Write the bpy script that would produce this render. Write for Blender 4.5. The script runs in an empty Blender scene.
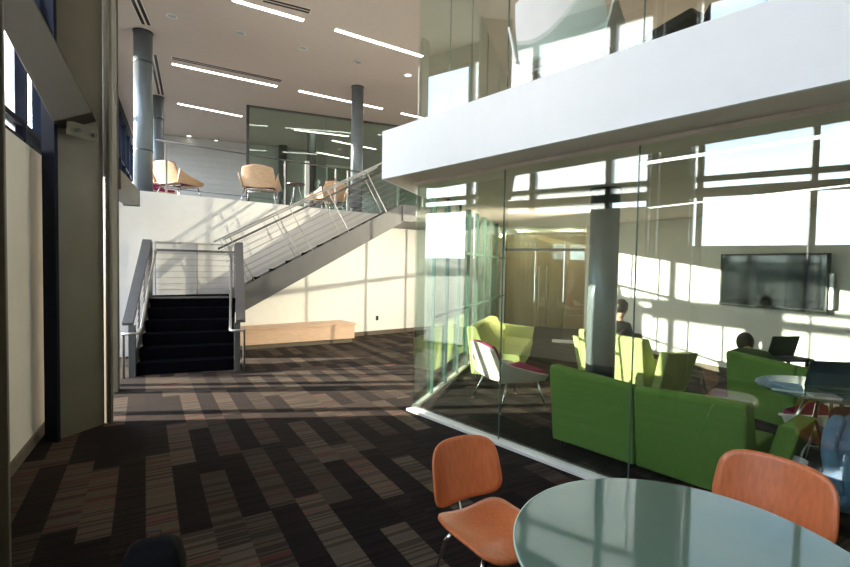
import bpy, bmesh, math, random
from mathutils import Vector, Matrix
random.seed(7)
sc = bpy.context.scene
COL = sc.collection

# ------------------------------------------------------------------ camera
FPX, PITCH, ROLL, EYE = 470.0, 0.0372, 0.019, 1.7
Fv = Vector((0, math.cos(PITCH), -math.sin(PITCH)))
R0 = Vector((1, 0, 0)); U0 = Vector((0, math.sin(PITCH), math.cos(PITCH)))
Rv = R0 * math.cos(ROLL) + U0 * math.sin(ROLL)
Uv = U0 * math.cos(ROLL) - R0 * math.sin(ROLL)
camd = bpy.data.cameras.new('camera'); cam = bpy.data.objects.new('camera', camd); COL.objects.link(cam)
camd.sensor_width = 36; camd.lens = FPX / 850 * 36; camd.clip_end = 2000
m = Matrix((Rv, Uv, -Fv)).transposed().to_4x4(); m.translation = Vector((0, 0, EYE))
cam.matrix_world = m
sc.camera = cam

def ray(x, y): return Fv + Rv * ((x - 425) / FPX) - Uv * ((y - 283.5) / FPX)
def onz(x, y, z):
    d = ray(x, y); t = (z - EYE) / d.z
    return Vector((d.x * t, d.y * t, z))
def onv(x, y, P, D):
    d = ray(x, y); n = (D[1], -D[0]); t = (P[0] * n[0] + P[1] * n[1]) / (d.x * n[0] + d.y * n[1])
    return Vector((d.x * t, d.y * t, EYE + d.z * t))

# ------------------------------------------------------------------ materials
def newmat(name):
    mt = bpy.data.materials.new(name); mt.use_nodes = True
    nt = mt.node_tree; nt.nodes.clear()
    out = nt.nodes.new('ShaderNodeOutputMaterial')
    return mt, nt, out
def N(nt, t, **k):
    n = nt.nodes.new(t)
    for a, b in k.items(): setattr(n, a, b)
    return n
def pbr(name, col, rough=0.5, metal=0.0, spec=0.5, noise=0.06, scale=8.0, bump=0.0, bscale=60.0, coat=0.0, stretch=None):
    mt, nt, out = newmat(name)
    b = N(nt, 'ShaderNodeBsdfPrincipled')
    b.inputs['Roughness'].default_value = rough; b.inputs['Metallic'].default_value = metal
    b.inputs['Specular IOR Level'].default_value = spec; b.inputs['Coat Weight'].default_value = coat
    b.inputs['Coat Roughness'].default_value = 0.08
    tc = N(nt, 'ShaderNodeTexCoord'); mp = N(nt, 'ShaderNodeMapping')
    if stretch: mp.inputs['Scale'].default_value = stretch
    nt.links.new(tc.outputs['Object'], mp.inputs['Vector'])
    nz = N(nt, 'ShaderNodeTexNoise'); nz.inputs['Scale'].default_value = scale; nz.inputs['Detail'].default_value = 4
    nt.links.new(mp.outputs[0], nz.inputs['Vector'])
    rp = N(nt, 'ShaderNodeValToRGB')
    lo = [max(0, c * (1 - noise)) for c in col]; hi = [min(1, c * (1 + noise)) for c in col]
    rp.color_ramp.elements[0].position = 0.3; rp.color_ramp.elements[1].position = 0.7
    rp.color_ramp.elements[0].color = (*lo, 1); rp.color_ramp.elements[1].color = (*hi, 1)
    nt.links.new(nz.outputs['Fac'], rp.inputs[0]); nt.links.new(rp.outputs[0], b.inputs['Base Color'])
    if bump:
        n2 = N(nt, 'ShaderNodeTexNoise'); n2.inputs['Scale'].default_value = bscale
        nt.links.new(tc.outputs['Object'], n2.inputs['Vector'])
        bp = N(nt, 'ShaderNodeBump'); bp.inputs['Strength'].default_value = bump; bp.inputs['Distance'].default_value = 0.01
        nt.links.new(n2.outputs['Fac'], bp.inputs['Height']); nt.links.new(bp.outputs[0], b.inputs['Normal'])
    nt.links.new(b.outputs[0], out.inputs[0])
    return mt
def emit(name, col, s):
    mt, nt, out = newmat(name); e = N(nt, 'ShaderNodeEmission')
    e.inputs[0].default_value = (*col, 1); e.inputs[1].default_value = s
    nt.links.new(e.outputs[0], out.inputs[0]); return mt
def glass(name, tint, f0):
    """thin architectural glass: Schlick reflection over a tinted see-through body"""
    mt, nt, out = newmat(name)
    tr = N(nt, 'ShaderNodeBsdfTransparent'); tr.inputs[0].default_value = (*tint, 1)
    gl = N(nt, 'ShaderNodeBsdfGlossy'); gl.inputs['Roughness'].default_value = 0.0; gl.inputs[0].default_value = (0.95, 1.0, 0.98, 1)
    lw = N(nt, 'ShaderNodeLayerWeight'); lw.inputs[0].default_value = 0.5
    pw = N(nt, 'ShaderNodeMath', operation='POWER'); pw.inputs[1].default_value = 5
    ma = N(nt, 'ShaderNodeMath', operation='MULTIPLY_ADD'); ma.inputs[1].default_value = 1 - f0; ma.inputs[2].default_value = f0
    mx = N(nt, 'ShaderNodeMixShader')
    nt.links.new(lw.outputs['Facing'], pw.inputs[0]); nt.links.new(pw.outputs[0], ma.inputs[0]); nt.links.new(ma.outputs[0], mx.inputs[0])
    nt.links.new(tr.outputs[0], mx.inputs[1]); nt.links.new(gl.outputs[0], mx.inputs[2]); nt.links.new(mx.outputs[0], out.inputs[0])
    return mt

def carpet_mat():
    mt, nt, out = newmat('carpet_planks'); L = nt.links.new
    b = N(nt, 'ShaderNodeBsdfPrincipled'); b.inputs['Roughness'].default_value = 0.95; b.inputs['Specular IOR Level'].default_value = 0.1
    b.inputs['Sheen Weight'].default_value = 0.04; b.inputs['Sheen Roughness'].default_value = 0.35; b.inputs['Sheen Tint'].default_value = (1, 0.85, 0.72, 1)
    geo = N(nt, 'ShaderNodeNewGeometry')
    def dot(v):
        d = N(nt, 'ShaderNodeVectorMath', operation='DOT_PRODUCT'); d.inputs[1].default_value = v
        L(geo.outputs['Position'], d.inputs[0]); return d.outputs['Value']
    def mth(op, a, bb=None):
        q = N(nt, 'ShaderNodeMath', operation=op)
        for i, v in enumerate((a, bb)):
            if v is None: continue
            if isinstance(v, (int, float)): q.inputs[i].default_value = v
            else: L(v, q.inputs[i])
        return q.outputs[0]
    def wn(a, bb):
        c = N(nt, 'ShaderNodeCombineXYZ'); L(a, c.inputs[0])
        if isinstance(bb, (int, float)): c.inputs[1].default_value = bb
        else: L(bb, c.inputs[1])
        w = N(nt, 'ShaderNodeTexWhiteNoise', noise_dimensions='2D'); L(c.outputs[0], w.inputs['Vector']); return w.outputs['Value']
    u = dot((-0.512, 0.859, 0)); v = dot((0.859, 0.512, 0))
    col = mth('FLOOR', mth('DIVIDE', v, 0.185))
    off = mth('MULTIPLY', wn(col, 3.3), 1.0)
    row = mth('FLOOR', mth('ADD', mth('DIVIDE', u, 1.15), off))
    par = mth('ABSOLUTE', mth('MODULO', mth('ADD', col, row), 2.0))
    rnd = mth('ADD', mth('MULTIPLY', par, 0.42), mth('MULTIPLY', wn(col, row), 0.58))
    stripe = mth('FLOOR', mth('DIVIDE', u, 0.018))
    fine = wn(stripe, mth('ADD', rnd, 5.0))
    ramp = N(nt, 'ShaderNodeValToRGB'); ramp.color_ramp.interpolation = 'CONSTANT'
    e = ramp.color_ramp.elements
    e[0].position = 0; e[0].color = (0.008, 0.0053, 0.006, 1)
    e[1].position = 0.28; e[1].color = (0.012, 0.0085, 0.008, 1)
    x = e.new(0.52); x.color = (0.066, 0.052, 0.039, 1)
    x = e.new(0.78); x.color = (0.040, 0.031, 0.024, 1)
    L(rnd, ramp.inputs[0])
    r2 = N(nt, 'ShaderNodeValToRGB'); r2.color_ramp.interpolation = 'CONSTANT'
    e = r2.color_ramp.elements
    e[0].position = 0; e[0].color = (0.55, 0.5, 0.5, 1); e[1].position = 0.35; e[1].color = (1, 1, 1, 1)
    x = e.new(0.78); x.color = (1.25, 1.15, 1.05, 1); x = e.new(0.94); x.color = (1.55, 0.55, 0.6, 1)
    L(fine, r2.inputs[0])
    mx = N(nt, 'ShaderNodeMix', data_type='RGBA', blend_type='MULTIPLY'); mx.inputs['Factor'].default_value = 1.0
    L(ramp.outputs[0], mx.inputs['A']); L(r2.outputs[0], mx.inputs['B']); L(mx.outputs['Result'], b.inputs['Base Color'])
    nz = N(nt, 'ShaderNodeTexNoise'); nz.inputs['Scale'].default_value = 180; L(geo.outputs['Position'], nz.inputs['Vector'])
    bp = N(nt, 'ShaderNodeBump'); bp.inputs['Strength'].default_value = 0.4; bp.inputs['Distance'].default_value = 0.006
    L(nz.outputs['Fac'], bp.inputs['Height']); L(bp.outputs[0], b.inputs['Normal'])
    L(b.outputs[0], out.inputs[0]); return mt

M = {}
M['carpet'] = carpet_mat()
M['wall'] = pbr('painted_wall', (0.80, 0.78, 0.75), 0.6, noise=0.02)
M['fascia'] = pbr('fascia_white', (0.88, 0.89, 0.90), 0.45, noise=0.01)
M['ceiling'] = pbr('ceiling_paint', (0.62, 0.53, 0.47), 0.85, noise=0.02)
M['soffit'] = pbr('soffit_paint', (0.80, 0.69, 0.61), 0.85, noise=0.02)
M['siding'] = pbr('siding_white', (0.62, 0.62, 0.60), 0.6, noise=0.02)
M['panel'] = pbr('wall_panel_fabric', (0.80, 0.755, 0.67), 0.8, noise=0.03, scale=3, bump=0.15, bscale=200)
M['steel'] = pbr('olive_steel', (0.118, 0.105, 0.075), 0.42, noise=0.10, scale=2.5, bump=0.02)
M['braces'] = pbr('shaded_olive_steel', (0.035, 0.030, 0.021), 0.6, spec=0.25, noise=0.08, scale=2.5)  # same olive steel, darkened because window light leaves the brace too bright
M['navy'] = pbr('navy_frame', (0.006, 0.009, 0.020), 0.7, spec=0.15, noise=0.1)
M['brown'] = pbr('brown_base', (0.13, 0.10, 0.07), 0.6, noise=0.1)
M['colgrey'] = pbr('column_grey', (0.20, 0.235, 0.255), 0.35, metal=0.35, noise=0.05)
M['coldark'] = pbr('column_dark', (0.06, 0.065, 0.065), 0.4, noise=0.05)
M['stairgrey'] = pbr('stair_grey_paint', (0.12, 0.113, 0.108), 0.45, noise=0.04)
M['railsteel'] = pbr('rail_steel', (0.45, 0.43, 0.41), 0.35, metal=0.8, noise=0.05)
M['railgrey'] = pbr('rail_grey', (0.135, 0.13, 0.128), 0.4, metal=0.3, noise=0.05)
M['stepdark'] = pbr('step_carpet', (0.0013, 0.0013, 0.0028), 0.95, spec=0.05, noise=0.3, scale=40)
M['chrome'] = pbr('chrome', (0.78, 0.78, 0.78), 0.12, metal=1.0, noise=0.02)
M['ply'] = pbr('orange_plywood', (0.56, 0.155, 0.05), 0.38, noise=0.12, scale=4, coat=0.15, stretch=(14, 14, 1.0))
M['tan'] = pbr('tan_veneer', (0.62, 0.42, 0.26), 0.45, noise=0.14, scale=4, stretch=(3, 3, 16))
M['cream'] = pbr('cream_shell', (0.80, 0.74, 0.62), 0.45, noise=0.03)
M['whiteshell'] = pbr('white_shell', (0.85, 0.85, 0.83), 0.45, noise=0.02)
M['darkshell'] = pbr('black_shell', (0.02, 0.018, 0.016), 0.45, noise=0.1)
M['magenta'] = pbr('magenta_fabric', (0.26, 0.012, 0.07), 0.9, noise=0.12, scale=60, bump=0.2, bscale=300)
M['green'] = pbr('green_fabric', (0.15, 0.275, 0.045), 0.85, noise=0.06, scale=90, bump=0.2, bscale=350)
M['lime'] = pbr('lime_fabric', (0.42, 0.47, 0.17), 0.85, noise=0.05, scale=90, bump=0.2, bscale=350)
M['black'] = pbr('black_plastic', (0.012, 0.012, 0.014), 0.4, noise=0.1)
M['rubber'] = pbr('black_rubber', (0.02, 0.02, 0.02), 0.7)
M['screen'] = pbr('screen_glass', (0.012, 0.013, 0.016), 0.06, spec=0.8, noise=0.02)
M['bluescreen'] = pbr('laptop_screen', (0.02, 0.03, 0.07), 0.08, spec=0.8, noise=0.05)
M['silver'] = pbr('silver_plastic', (0.5, 0.5, 0.5), 0.35, metal=0.6)
M['tabletop'] = pbr('frosted_green_glass', (0.10, 0.165, 0.135), 0.02, spec=0.6, noise=0.02, coat=0.4)
M['tableedge'] = pbr('green_glass_edge', (0.50, 0.66, 0.58), 0.15, noise=0.02)
M['darktop'] = pbr('dark_table', (0.05, 0.02, 0.02), 0.3)
M['bench'] = pbr('bench_maple', (0.68, 0.45, 0.31), 0.5, noise=0.08, scale=3, stretch=(2, 2, 12))
M['woodwall'] = pbr('brown_wood_wall', (0.25, 0.165, 0.075), 0.45, noise=0.25, scale=2.2, stretch=(7, 7, 0.5))
M['white'] = pbr('white_plastic', (0.78, 0.78, 0.75), 0.4, noise=0.02)
M['sill'] = pbr('sill_stone', (0.70, 0.68, 0.65), 0.5, noise=0.04)
M['denim'] = pbr('denim', (0.12, 0.24, 0.38), 0.9, noise=0.25, scale=9, bump=0.3, bscale=300)
M['skin'] = pbr('skin', (0.50, 0.30, 0.21), 0.5, noise=0.05)
M['hair'] = pbr('dark_hair', (0.022, 0.012, 0.009), 0.5, noise=0.4, scale=30, stretch=(6, 6, 1))
M['shirt'] = pbr('dark_green_shirt', (0.05, 0.085, 0.03), 0.9, noise=0.1)
M['shirt2'] = pbr('dark_shirt', (0.03, 0.03, 0.04), 0.9, noise=0.1)
M['trouser'] = pbr('dark_trousers', (0.02, 0.025, 0.04), 0.9, noise=0.1)
M['bluebook'] = pbr('blue_cover', (0.01, 0.16, 0.33), 0.4)
M['paper'] = pbr('paper', (0.7, 0.7, 0.66), 0.8)
def blind_mat():
    mt, nt, out = newmat('translucent_blind')
    t = N(nt, 'ShaderNodeBsdfTranslucent'); t.inputs[0].default_value = (0.88, 0.90, 0.92, 1)
    d = N(nt, 'ShaderNodeBsdfDiffuse'); d.inputs[0].default_value = (0.85, 0.85, 0.85, 1)
    nz = N(nt, 'ShaderNodeTexNoise'); nz.inputs['Scale'].default_value = 200
    mr = N(nt, 'ShaderNodeMapRange'); mr.inputs['To Min'].default_value = 0.10; mr.inputs['To Max'].default_value = 0.14
    mx = N(nt, 'ShaderNodeMixShader'); nt.links.new(nz.outputs['Fac'], mr.inputs[0]); nt.links.new(mr.outputs[0], mx.inputs[0])
    nt.links.new(t.outputs[0], mx.inputs[1]); nt.links.new(d.outputs[0], mx.inputs[2]); nt.links.new(mx.outputs[0], out.inputs[0]); return mt
M['blind'] = blind_mat()
M['ground'] = pbr('outside_ground', (0.09, 0.09, 0.07), 0.9, noise=0.3, scale=0.15)
M['hill'] = pbr('outside_hill', (0.06, 0.075, 0.07), 0.95, noise=0.3, scale=0.1)
M['bag'] = pbr('black_bag', (0.004, 0.004, 0.005), 0.8, spec=0.15)
M['sunblock'] = pbr('outside_sun_blocker', (0.025, 0.04, 0.015), 0.9, noise=0.5, scale=14, bump=0.6, bscale=30)  # dark surface of the added sun blocker outside the windows
M['strip'] = emit('light_strip', (1.0, 0.96, 0.88), 9.0)
M['strip_dim'] = emit('dim_light_strip', (1.0, 0.97, 0.9), 2.6)
M['spot'] = emit('downlight_lens', (1.0, 0.93, 0.8), 7.0)
M['gfac'] = glass('facade_glass', (0.92, 0.965, 0.94), 0.12)
M['gwin'] = glass('window_glass', (0.95, 0.97, 0.98), 0.04)
M['gpart'] = glass('partition_glass', (0.72, 0.80, 0.74), 0.06)
M['gedge'] = pbr('glass_edge', (0.10, 0.17, 0.14), 0.2, noise=0.02)

# ------------------------------------------------------------------ mesh builder
class MB:
    def __init__(s): s.bm = bmesh.new()
    def face(s, vs): 
        try: return s.bm.faces.new(vs)
        except ValueError: return None
    def box(s, c, d, rz=0.0, tilt=None):
        mt = Matrix.Translation(Vector(c)) @ Matrix.Rotation(rz, 4, 'Z')
        if tilt is not None: mt = mt @ tilt
        mt = mt @ Matrix.Diagonal((d[0], d[1], d[2], 1))
        bmesh.ops.create_cube(s.bm, size=1, matrix=mt); return s
    def b6(s, x0, x1, y0, y1, z0, z1):
        return s.box(((x0 + x1) / 2, (y0 + y1) / 2, (z0 + z1) / 2), (x1 - x0, y1 - y0, z1 - z0))
    def loft(s, rings, closed=True, caps=True):
        R = [[s.bm.verts.new(Vector(p)) for p in r] for r in rings]
        n = len(R[0])
        for a, b in zip(R, R[1:]):
            for i in range(n if closed else n - 1):
                s.face((a[i], a[(i + 1) % n], b[(i + 1) % n], b[i]))
        if caps: s.face(R[0][::-1]); s.face(R[-1])
        return s
    def prism(s, poly, z0, z1): return s.loft([[(x, y, z0) for x, y in poly], [(x, y, z1) for x, y in poly]])
    def profx(s, prof, x0, x1): return s.loft([[(x0, y, z) for y, z in prof], [(x1, y, z) for y, z in prof]])
    def bar(s, a, b, w, h, up=(0, 0, 1)):
        a, b = Vector(a), Vector(b); d = (b - a).normalized(); x = d.cross(Vector(up)).normalized(); y = x.cross(d)
        rr = [[p + x * (i * w / 2) + y * (j * h / 2) for i, j in ((-1, -1), (1, -1), (1, 1), (-1, 1))] for p in (a, b)]
        return s.loft(rr)
    def tube(s, pts, r, n=10, r2=None):
        pts = [Vector(p) for p in pts]; rings = []
        up = Vector((0, 0, 1)); k = len(pts)
        for i, p in enumerate(pts):
            d = (pts[min(i + 1, k - 1)] - pts[max(i - 1, 0)]).normalized()
            if abs(d.dot(up)) > 0.95: up = Vector((1, 0, 0)) if abs(d.x) < 0.9 else Vector((0, 1, 0))
            x = d.cross(up).normalized(); y = x.cross(d); up = y
            rr = r if r2 is None else r + (r2 - r) * i / (k - 1)
            rings.append([p + x * (rr * math.cos(t * 2 * math.pi / n)) + y * (rr * math.sin(t * 2 * math.pi / n)) for t in range(n)])
        return s.loft(rings)
    def lathe(s, prof, n=32, c=(0, 0, 0)):
        rings = [[(c[0] + max(r, 1e-4) * math.cos(t * 2 * math.pi / n), c[1] + max(r, 1e-4) * math.sin(t * 2 * math.pi / n), c[2] + z) for t in range(n)] for r, z in prof]
        return s.loft(rings)
    def grid(s, f, nu, nv, th):
        """thick sheet: f(u,v)->point, thickened along its normal by th"""
        P = [[Vector(f(i / nu, j / nv)) for j in range(nv + 1)] for i in range(nu + 1)]
        def nrm(i, j):
            a = P[min(i + 1, nu)][j] - P[max(i - 1, 0)][j]; b = P[i][min(j + 1, nv)] - P[i][max(j - 1, 0)]
            return a.cross(b).normalized()
        A = [[s.bm.verts.new(P[i][j] + nrm(i, j) * th / 2) for j in range(nv + 1)] for i in range(nu + 1)]
        B = [[s.bm.verts.new(P[i][j] - nrm(i, j) * th / 2) for j in range(nv + 1)] for i in range(nu + 1)]
        for i in range(nu):
            for j in range(nv):
                s.face((A[i][j], A[i + 1][j], A[i + 1][j + 1], A[i][j + 1])); s.face((B[i][j], B[i][j + 1], B[i + 1][j + 1], B[i + 1][j]))
        for i in range(nu):
            s.face((A[i][0], B[i][0], B[i + 1][0], A[i + 1][0])); s.face((A[i][nv], A[i + 1][nv], B[i + 1][nv], B[i][nv]))
        for j in range(nv):
            s.face((A[0][j], A[0][j + 1], B[0][j + 1], B[0][j])); s.face((A[nu][j], B[nu][j], B[nu][j + 1], A[nu][j + 1]))
        return s
    def build(s, name, mat, parent=None, loc=(0, 0, 0), rz=0.0, bevel=0.0, smooth=False, seg=2, subd=0):
        bmesh.ops.recalc_face_normals(s.bm, faces=s.bm.faces)
        me = bpy.data.meshes.new(name); s.bm.to_mesh(me); s.bm.free()
        o = bpy.data.objects.new(name, me); COL.objects.link(o)
        me.materials.append(M[mat] if isinstance(mat, str) else mat)
        o.location = loc; o.rotation_euler = (0, 0, rz)
        if parent: o.parent = parent
        if bevel:
            md = o.modifiers.new('bevel', 'BEVEL'); md.width = bevel; md.segments = seg; md.limit_method = 'ANGLE'; md.angle_limit = 0.6
        if subd:
            md = o.modifiers.new('subd', 'SUBSURF'); md.levels = subd; md.render_levels = subd
        if smooth:
            for p in me.polygons: p.use_smooth = True
        return o

def thing(name, label, cat, loc=(0, 0, 0), rz=0.0, group=None):
    o = bpy.data.objects.new(name, None); COL.objects.link(o); o.empty_display_size = 0.1
    o.location = loc; o.rotation_euler = (0, 0, rz); return tag(o, label, cat, group)
def tag(o, label, cat, group=None):
    o['label'] = label; o['category'] = cat
    if group: o['group'] = group
    return o
def struct(o): o['kind'] = 'structure'; return o
def copy_tree(o, parent=None):
    c = o.copy(); COL.objects.link(c)
    if parent: c.parent = parent
    for ch in list(o.children): copy_tree(ch, c)
    return c
def dup(o, loc, rz, label, group=None):
    c = copy_tree(o); c.location = loc; c.rotation_euler = (0, 0, rz); c['label'] = label
    if group: c['group'] = group
    return c

# ------------------------------------------------------------------ plan frames
WO, WA = Vector((-3.25, 3.674, 0)), math.atan2(0.885, -0.4656)         # window wall: local x along it, -y inward
AO, AA = Vector((-0.12, 5.486, 0)), math.atan2(-0.7506, 0.6607)       # glass front: local y into the glass room
BO, BA = Vector((-1.64, 11.09, 0)), math.atan2(0.618, 0.786)          # back wall: local y behind it
LO, LA = AO, math.atan2(0.946, 0.323)                                 # side glass
SO, SA = Vector((-4.24, 6.88, 0)), math.radians(22)                   # stairs: x across, y up the first flight
RO, RA = Vector((4.82, 8.30, 0)), math.atan2(-0.885, 0.4656)          # right wall of the glass room
def W(s, n, z=0.0):
    c, q = math.cos(WA), math.sin(WA); return WO + Vector((c * s + q * n, q * s - c * n, z))
def loc2(O, A, x, y, z=0.0):
    c, s = math.cos(A), math.sin(A); return O + Vector((c * x - s * y, s * x + c * y, z))
CEIL = 6.15; UP = 2.94; SOF = 2.66

# ------------------------------------------------------------------ room shell
wl = lambda s, n: W(s, n).to_2d()
fp = [wl(-9.5, -0.55), wl(15.5, -0.55), Vector((-6.5, 24)), Vector((11, 24)), Vector((11, -5)), Vector((0.9, -5))]
struct(MB().prism([tuple(p) for p in fp], -0.15, 0.0).build('floor', 'carpet'))
struct(MB().prism([tuple(p) for p in fp], CEIL, CEIL + 0.3).build('ceiling', 'ceiling'))
struct(MB().b6(-30, 30, -0.5, 0.5, 0, 0.02).build('floor_outside', 'ground')) if False else None
# back wall under the balcony
sb = -5.0
bw = MB().b6(sb, 6.4, 0, 0.2, 0.0, UP).build('wall_back', 'wall', loc=BO, rz=BA); struct(bw)
struct(MB().b6(-1.9, 3.2, -0.015, -0.001, 0.0, 0.10).build('baseboard_back', 'brown', loc=BO, rz=BA))
# balcony slab behind it
p1 = loc2(BO, BA, sb, 0.2); p2 = loc2(BO, BA, 6.4, 0.2)
struct(MB().prism([tuple(p1.to_2d()), tuple(p2.to_2d()), (11, 15.5), (11, 24), (-6.5, 24), tuple(wl(15.5, -0.2))], UP - 0.3, UP).build('floor_balcony', 'stairgrey'))
# far wall of the upper lobby
fo = Vector((-9.6, 16.6, 0))
fw = MB()
for i in range(16): fw.b6(0, 5.4, 0.0 if i % 2 else 0.006, 0.2, UP + i * 0.2, UP + (i + 1) * 0.2 - 0.012)
fw.b6(0, 5.4, 0.02, 0.2, UP, CEIL).b6(5.2, 5.4, 0.2, 3.3, UP, CEIL)
struct(fw.build('wall_far', 'siding', loc=fo, rz=SA))
struct(MB().b6(5.2, 17, 3.3, 3.5, UP, CEIL).build('wall_far_office', 'siding', loc=fo, rz=SA))
struct(MB().b6(11, 11.2, -5, 24, 0, CEIL).build('wall_right', 'wall'))
struct(MB().b6(0.9, 11.2, -5.2, -5, 0, CEIL).build('wall_rear', 'wall'))

# ---- window wall: bays of two modules
MOD = 1.36; PTOP = 2.70; WY = 0.36
def window(n, s0, modules, z0=0.0, transoms=(0.06, 2.91, 3.12, 4.6, 5.85)):
    f = MB(); s1 = s0 + modules * MOD
    for k in range(modules + 1): 
        x = s0 + k * MOD
        if k < modules or n == 9: f.b6(x - 0.035, x + 0.035, WY - 0.10, WY + 0.14, z0, CEIL)
    for z in transoms:
        if z < z0 - 0.2: continue
        h = 0.06 if z == 2.91 else 0.03
        f.b6(s0 + 0.035, s1 - 0.035, WY - 0.08, WY + 0.12, z - h, z + h)
    f.b6(s0, s1, WY - 0.10, WY + 0.14, CEIL - 0.25, CEIL)
    o = f.build('window_%d' % n, 'navy', loc=WO, rz=WA); struct(o)
    for k in range(modules):
        x = s0 + k * MOD
        MB().b6(x + 0.035, x + MOD - 0.035, WY + 0.02, WY + 0.03, z0, CEIL - 0.25).build('glass_pane', 'gwin', o)
struct(MB().b6(-9.5, -5.10, 0.0, WY + 0.15, 0.0, CEIL).build('wall_left_light_block', 'wall', loc=WO, rz=WA))  # unseen stretch closed off to cut the light on the near floor
window(1, -5.08, 1); window(2, -3.72, 1); window(3, -2.36, 1)
window(4, -1.0, 2, z0=PTOP)
window(5, 1.72, 2); window(6, 4.44, 2); window(7, 7.16, 2, z0=UP - 0.3); window(8, 9.88, 2, z0=UP - 0.3); window(9, 12.60, 2, z0=UP - 0.3)
for x, zb, wn_ in ((-1.0, PTOP + 0.02, 'window_4'), (-1.0 + MOD, PTOP + 0.02, 'window_4'), (-2.36, 2.95, 'window_3')):
    MB().b6(x + 0.04, x + MOD - 0.04, WY - 0.012, WY - 0.009, zb, CEIL - 0.3).build('roller_blind', M['blind'], bpy.data.objects[wn_])
# white wall panel with its base trim
struct(MB().b6(-1.70, 1.05, 0.0, WY + 0.1, 0.0, PTOP).build('wall_left', 'panel', loc=WO, rz=WA, bevel=0.01))
struct(MB().b6(-1.70, 1.05, -0.02, 0.0, 0.0, 0.10).build('baseboard_left', 'brown', loc=WO, rz=WA))
# outside
struct(MB().b6(-260, -1, -160, 220, -0.5, -0.3).build('floor_ground_outside', 'ground'))
hb = MB()
for i in range(14):
    a = math.radians(100 + i * 12.5); d = 150 + 30 * math.sin(i * 2.1)
    hb.lathe([(0.01, 5 + 3 * math.sin(i * 1.7)), (14, 4.2), (26, 2.0), (40, -1)], 20, (d * math.cos(a), d * math.sin(a), 0))
struct(hb.build('trim_horizon_hills', 'hill', smooth=True))
struct(MB().b6(-9.0, -1.3, 1.6, 1.9, -0.3, 2.15).build('wall_sun_blocker', 'sunblock', loc=WO, rz=WA))  # added outside to keep low sun off the table and chairs

# ---- glass room
soff = [(-0.47, 5.30)]
for k in (8.4,): soff.append((-0.47 + 0.6607 * k, 5.30 - 0.7506 * k))
le = (-0.47 + 0.323 * 5.4, 5.30 + 0.946 * 5.4)
slabp = [soff[0], soff[1], (11, -1.0), (11, 15.5), (4.4, 15.5), (le[0], le[1])]
inn = lambda p: p
struct(MB().prism(slabp, SOF, UP + 0.2).build('floor_upper', 'soffit'))
fs = MB().b6(-0.02, 8.4, -0.03, 0.0, SOF, 3.185).build('trim_fascia_front', 'fascia', loc=(-0.47, 5.30, 0), rz=AA); struct(fs)
struct(MB().b6(0.0, 5.4, 0.0, 0.03, SOF, 3.185).build('trim_fascia_side', 'fascia', loc=(-0.47, 5.30, 0), rz=LA))
# front glass, lower and upper storeys
def panes(name, O, A, cuts, z0, z1, n, mat='gfac', th=0.012):
    r = bpy.data.objects.new('window_%d' % n, None); COL.objects.link(r); r.location = O; r.rotation_euler = (0, 0, A); struct(r)
    for a, b in zip(cuts, cuts[1:]):
        MB().b6(a + 0.004, b - 0.004, 0, th, z0, z1).build('glass_pane', mat, r)
    j = MB()
    for c in cuts[1:-1]: j.b6(c - 0.0035, c + 0.0035, -0.001, th + 0.001, z0, z1)
    if len(cuts) > 2: j.build('glass_joint', 'gedge', r)
    return r
CUTS = [0.02, 1.30, 2.58, 3.86, 5.14, 6.42, 7.7]
panes('front', AO, AA, CUTS, 0.03, SOF, 10)
panes('front_up', AO, AA, CUTS, UP + 0.2, CEIL, 11)
sg_ = panes('side', LO, LA, [0.02, 1.30, 2.58, 3.86, 5.14, 6.12], 0.03, SOF, 12)
for c in (0.66, 1.30, 1.94, 2.58, 3.22, 3.86, 4.50, 5.14): MB().b6(c - 0.011, c + 0.011, -0.04, -0.002, 0.03, SOF).build('mullion', 'gedge', sg_)  # set close so the spot throws bars of shadow on the back wall
MB().b6(0.66, 6.12, -0.05, -0.002, 1.90, 1.94).b6(0.66, 6.12, -0.05, -0.002, 1.02, 1.05).build('shadow_rail', 'gedge', sg_)  # rails added to cast horizontal shadow lines on the back wall
panes('side_up', LO, LA, [0.02, 1.30, 2.58, 3.86, 5.14, 6.12], UP + 0.2, CEIL, 13)
struct(MB().b6(-0.03, 7.7, -0.07, 0.05, 0.0, 0.03).build('trim_1', 'sill', loc=AO, rz=AA, bevel=0.004))
struct(MB().b6(0.05, 6.12, -0.03, 0.03, 0.0, 0.03).build('trim_2', 'sill', loc=LO, rz=LA))
struct(MB().b6(0.0, 7.7, -0.05, 0.06, SOF - 0.03, SOF - 0.001).build('trim_3', 'soffit', loc=AO, rz=AA))
# right wall, back glass with its door
struct(MB().b6(-2.60, 8.6, 0, 0.15, 0.0, SOF).build('wall_glass_room', 'wall', loc=RO, rz=RA))
struct(MB().b6(-2.60, 8.6, -0.012, -0.001, 0.0, 0.09).build('baseboard_right', 'brown', loc=RO, rz=RA))
bg0 = Vector((1.86, 11.28, 0)); bg1 = Vector((3.58, 10.61, 0)); bd = bg1 - bg0; BGA = math.atan2(bd.y, bd.x); BL = bd.length
r = panes('rear', bg0, BGA, [0.05, 0.78], 0.03, 2.1, 14, 'gpart')
MB().b6(0.0, BL, -0.03, 0.04, 2.1, 2.16).build('head_rail', 'colgrey', r)
MB().b6(0.05, BL, 0, 0.012, 2.16, SOF).build('transom_pane', 'gpart', r)
MB().b6(1.45, BL, 0, 0.012, 0.03, 2.1).build('glass_pane', 'gfac', r)
MB().b6(-0.03, 0.05, -0.04, 0.04, 0, SOF).build('post', 'white', r)
MB().b6(1.2, BL, -0.06, 0.06, 0, 0.06).build('sill', 'sill', r)
dr = struct(MB().b6(0.80, 1.43, 0, 0.012, 0.02, 2.08).build('door_1', 'gpart', loc=bg0, rz=BGA))
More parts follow.
